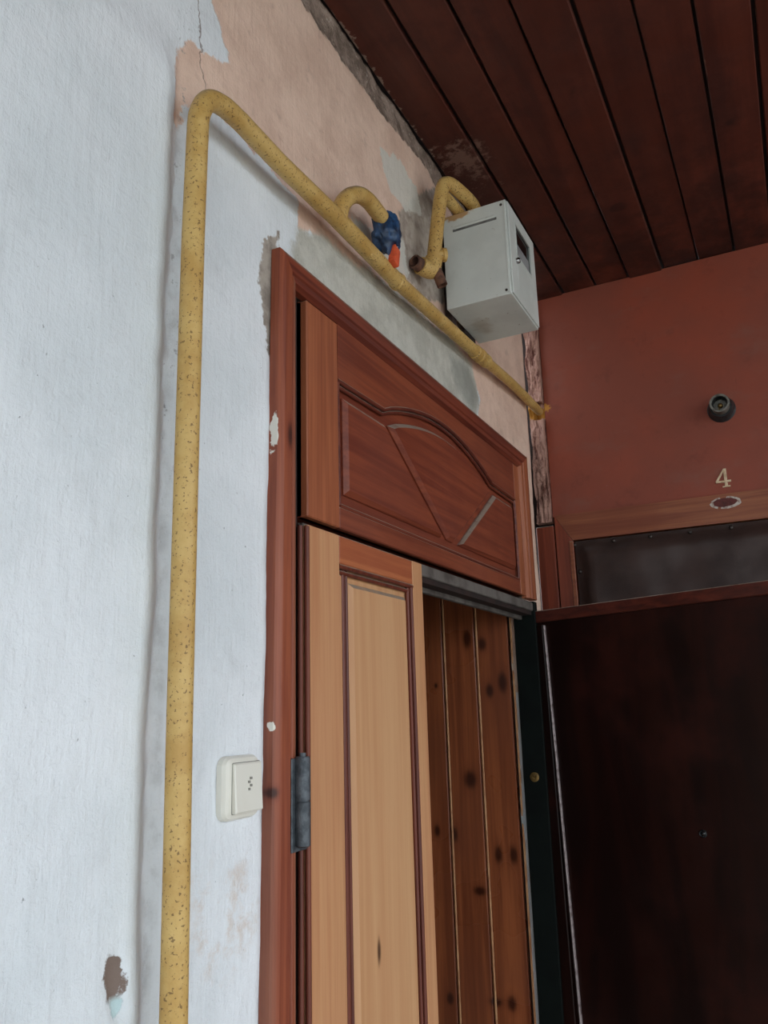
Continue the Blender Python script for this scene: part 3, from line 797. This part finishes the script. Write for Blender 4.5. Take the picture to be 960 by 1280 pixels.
# shut-off cock wrapped in blue plastic with an orange tag
va = obj('valve_wrap', crumple((.046, 1.335, 2.690), (.028, .036, .044), 2.0, .3), 'blue', gp, True)
sub('valve_stub', tube([(.046, 1.345, 2.700), (.038, 1.395, 2.697)], .008, 12), 'socket_grey', va, True)
sub('tag_tie', crumple((.058, 1.352, 2.665), (.0055, .0055, .0055), 4.0, .1), 'white_plastic', va, True)
tg = sub('orange_tag', box(.052, .066, 1.330, 1.356, 2.618, 2.660, .004, 2), 'orange', va)
tg.data.transform(Matrix.Translation(Vector((.055, 1.343, 2.64))-Vector(gp['_base'])) @ Matrix.Rotation(math.radians(-14), 4, 'X') @ Matrix.Translation(Vector(gp['_base'])-Vector((.055, 1.343, 2.64))))

# ================================================================== METER BOX
mb = thing('gas_meter_box', 'pale grey metal gas meter box hung high beside the ceiling', 'meter box', (.10, 1.823, 2.698))
bx0, bx1, by0, by1, bz0, bz1 = .022, .187, 1.713, 1.934, 2.698, 2.950
def box_body():
    bm = box(bx0, bx1, by0, by1, bz0, bz1, .0025, 2)
    return bm
obj('body', box_body(), 'meter', mb)
dr = obj('door', merge(box(bx1+.0004, bx1+.004, by0+.004, by0+.054, bz0+.004, bz1-.004, .001), box(bx1+.0004, bx1+.004, by1-.047, by1-.004, bz0+.004, bz1-.004, .001),
    box(bx1+.0004, bx1+.004, by0+.054, by1-.047, bz0+.004, 2.824, .001), box(bx1+.0004, bx1+.004, by0+.054, by1-.047, 2.911, bz1-.004, .001)), 'meter', mb)
wy0, wy1, wz0, wz1 = by0+.054, by1-.047, 2.824, 2.911
wn = sub('window', box(bx1+.0005, bx1+.0012, wy0, wy1, wz0, wz1), 'glass', dr)
sub('meter_face', box(bx1+.0013, bx1+.0020, wy0+.004, wy1-.010, wz0+.002, wz0+.040), 'dial', dr)
kf = []
for a, b, c, d in ((wy0, wy1, wz1-.002, wz1+.002), (wy0, wy1, wz0-.002, wz0+.002), (wy0-.002, wy0+.002, wz0, wz1), (wy1-.002, wy1+.002, wz0, wz1)):
    kf.append(box(bx1+.004, bx1+.0055, a, b, c, d))
sub('window_gasket', merge(*kf), 'meter', dr)
lk = sub('lock', lathe([(0, .0075), (.006, .0075), (.008, .006), (.008, .003), (.005, .002), (.005, 0)], (bx1+.004, by0+.048, 2.806), (1, 0, 0), 20), 'chrome', dr, True)
# louvre on the left face: raised lip over a grey strip painted as slot shade
obj('louvre', merge(tube([(.050, by0+.0005, 2.9125), (.158, by0+.0005, 2.9125)], .0032, 10, ry=.003), box(.052, .158, by0-.0012, by0+.0005, 2.908, 2.910)), 'meter', mb, True)
obj('louvre_slot_shade', box(.048, .162, by0-.0008, by0+.0006, 2.9020, 2.9085), 'slot', mb)
obj('corner_seam', box(bx1-.006, bx1-.004, by0-.001, by0+.001, bz0+.003, bz1-.003), 'meter', mb)
for zz in (bz0+.012, bz1-.012):
    obj('rivet', lathe([(0, .0035), (.0015, .003), (.002, 0)], (bx1-.012, by0, zz), (0, -1, 0), 10), 'nail', mb, True)
obj('mounting_bracket', merge(box(.003, .0215, 1.75, 1.775, bz0-.02, bz1-.03), box(.003, .0215, 1.885, 1.91, bz0-.02, bz1-.03), box(.008, .024, 1.83, 1.90, bz0-.012, bz0-.001)), 'gapdark', mb)

# ---- short yellow pipework serving the meter
gq = thing('gas_pipe', 'short rusty yellow pipework elbowing into the meter box top', 'pipe', (.05, 1.61, 2.72))
rise = [(.036, 1.600, 2.752), (.050, 1.602, 2.85), (.060, 1.606, 2.925), (.0645, 1.612, 2.957)]
top = catmull([(.0645, 1.612, 2.957), (.068, 1.622, 2.976), (.076, 1.645, 2.985), (.088, 1.70, 2.984), (.094, 1.735, 2.980), (.097, 1.755, 2.966), (.098, 1.760, 2.951)], 6)
obj('riser', tube([Vector(p) for p in rise[:-1]]+top, .0165, 18, rad=None), 'yellow_rusty', gq, True)
obj('return_pipe', tube(catmull([(.058, 1.625, 2.952), (.056, 1.66, 2.964), (.060, 1.725, 2.964), (.062, 1.745, 2.958), (.063, 1.752, 2.951)], 6), .0135, 16), 'yellow_rusty', gq, True)
el = obj('elbow', tube(catmull([(.039, 1.601, 2.775), (.036, 1.600, 2.752), (.033, 1.595, 2.742), (.025, 1.575, 2.741), (.020, 1.562, 2.742)], 5), .0205, 18), 'yellow_rusty', gq, True)
st = obj('open_stub', lathe([(0, .0165), (.026, .0165), (.026, .0125), (.006, .0120), (.006, 0)], (.022, 1.568, 2.742), (-.09, -.30, .02), 20), 'rust', gq, True)
autosmooth(st, 40)
sub('bore', lathe([(.0065, .0119), (.0070, 0)], (.022, 1.568, 2.742), (-.09, -.30, .02), 20), 'hole', st)
obj('drip_leg', lathe([(0, 0), (0, .0125), (.040, .0125), (.040, .009), (.03, .009), (.03, 0)], (.044, 1.602, 2.742), (.22, .15, -.8), 18), 'rust', gq, True)
obj('side_boss', lathe([(0, .0135), (.013, .0135), (.014, .0165), (.022, .0165), (.024, .012), (.024, 0)], (.046, 1.603, 2.782), (.75, .62, .12), 18), 'yellow_rusty', gq, True)

# ================================================================== SMALL FITTINGS
sw = thing('light_switch', 'square cream plastic light switch beside the door frame', 'switch', (0, .919, 1.661))
def rsq(cy, cz, w, h, r, n=6):
    out = []
    for sx, sz, a0 in ((1, 1, 0), (-1, 1, 90), (-1, -1, 180), (1, -1, 270)):
        for k in range(n+1):
            a = math.radians(a0+90*k/n); out.append((cy+sx*(w/2-r)+r*math.cos(a), cz+sz*(h/2-r)+r*math.sin(a)))
    return out
obj('plate', raised(rsq(.924, 1.658, .078, .080, .014), -.002, .0125, .008, ((0, 0), (0, .55), (.35, .86), (1, 1))), 'switch', sw)
rk = obj('rocker', raised(rsq(.929, 1.658, .060, .062, .002, 2), .0128, .0165, .002, ((0, 0), (0, .6), (1, 1))), 'switch', sw)
for v in rk.data.vertices:
    if v.co.x > .0135: v.co.x += .003*(-(v.co.z)/.03)*.6+.0015
obj('rocker_gap', raised(rsq(.929, 1.658, .0622, .0642, .002, 2), .0115, .01275, .0003), 'switch_print', sw)
obj('printed_mark', merge(*[box(.0150, .0200, .926+.004*(i % 2), .929+.004*(i % 2), 1.654+.0045*i, 1.657+.0045*i) for i in range(4)]), 'switch_print', sw)

ls = thing('lamp_socket', 'black bakelite bulb holder without a bulb on red partition', 'lamp socket', (.562, Y_END, 2.623))
so = (.562, Y_END, 2.623); ax = (0, -1, 0)
bs = obj('base', lathe([(-.001, 0), (-.001, .041), (.004, .041), (.008, .037), (.024, .034), (.030, .031), (.030, .022), (.029, 0)], so, ax, 32), 'bakelite', ls, True); autosmooth(bs, 40)
cl = obj('collar', lathe([(.028, .026), (.058, .0265), (.064, .0285), (.068, .0285), (.068, .0225), (.036, .021), (.036, 0)], so, ax, 32), 'socket_grey', ls, True); autosmooth(cl, 40)
cpn = obj('thread', lathe([(.037, .0208), (.042, .0190), (.046, .0208), (.050, .0190), (.054, .0208), (.058, .0195), (.062, .0215)], so, ax, 28), 'bakelite', ls, True)
obj('contact', lathe([(.0365, .008), (.044, .007), (.047, .004), (.047, 0)], so, ax, 16), 'brass', ls, True)
obj('contact_spring', box(.556, .560, Y_END-.056, Y_END-.037, 2.606, 2.612, .001), 'brass', ls)

# numeral 4, cut from metal
hn = thing('house_number', 'pale metal numeral four above the padded door', 'number', (.541, Y_END, 2.376))
def strokes():
    y0, y1 = Y_END-.004, Y_END-.0005
    cx, bz = .541, 2.378; S_ = .0575
    dep = iter((0, .0004, .0008, .0012))
    def q(pts): return prism([(cx+a*S_, bz+b*S_) for a, b in pts], y0-next(dep), y1, 'y')
    return merge(q([(.06, 0.05), (.06, 1.0), (.20, 1.0), (.20, .05)]),                 # stem
        q([(.07, 1.0), (.16, 1.0), (-.24, .36), (-.36, .36)]),                        # diagonal
        q([(-.36, .36), (-.36, .26), (.38, .26), (.38, .36)]),                        # cross bar
        q([(-.06, .0), (-.06, .06), (.32, .06), (.32, .0)]))                          # foot serif
obj('numeral', strokes(), 'numeral', hn)

for o in bpy.data.objects:
    if '_base' in o: del o['_base']
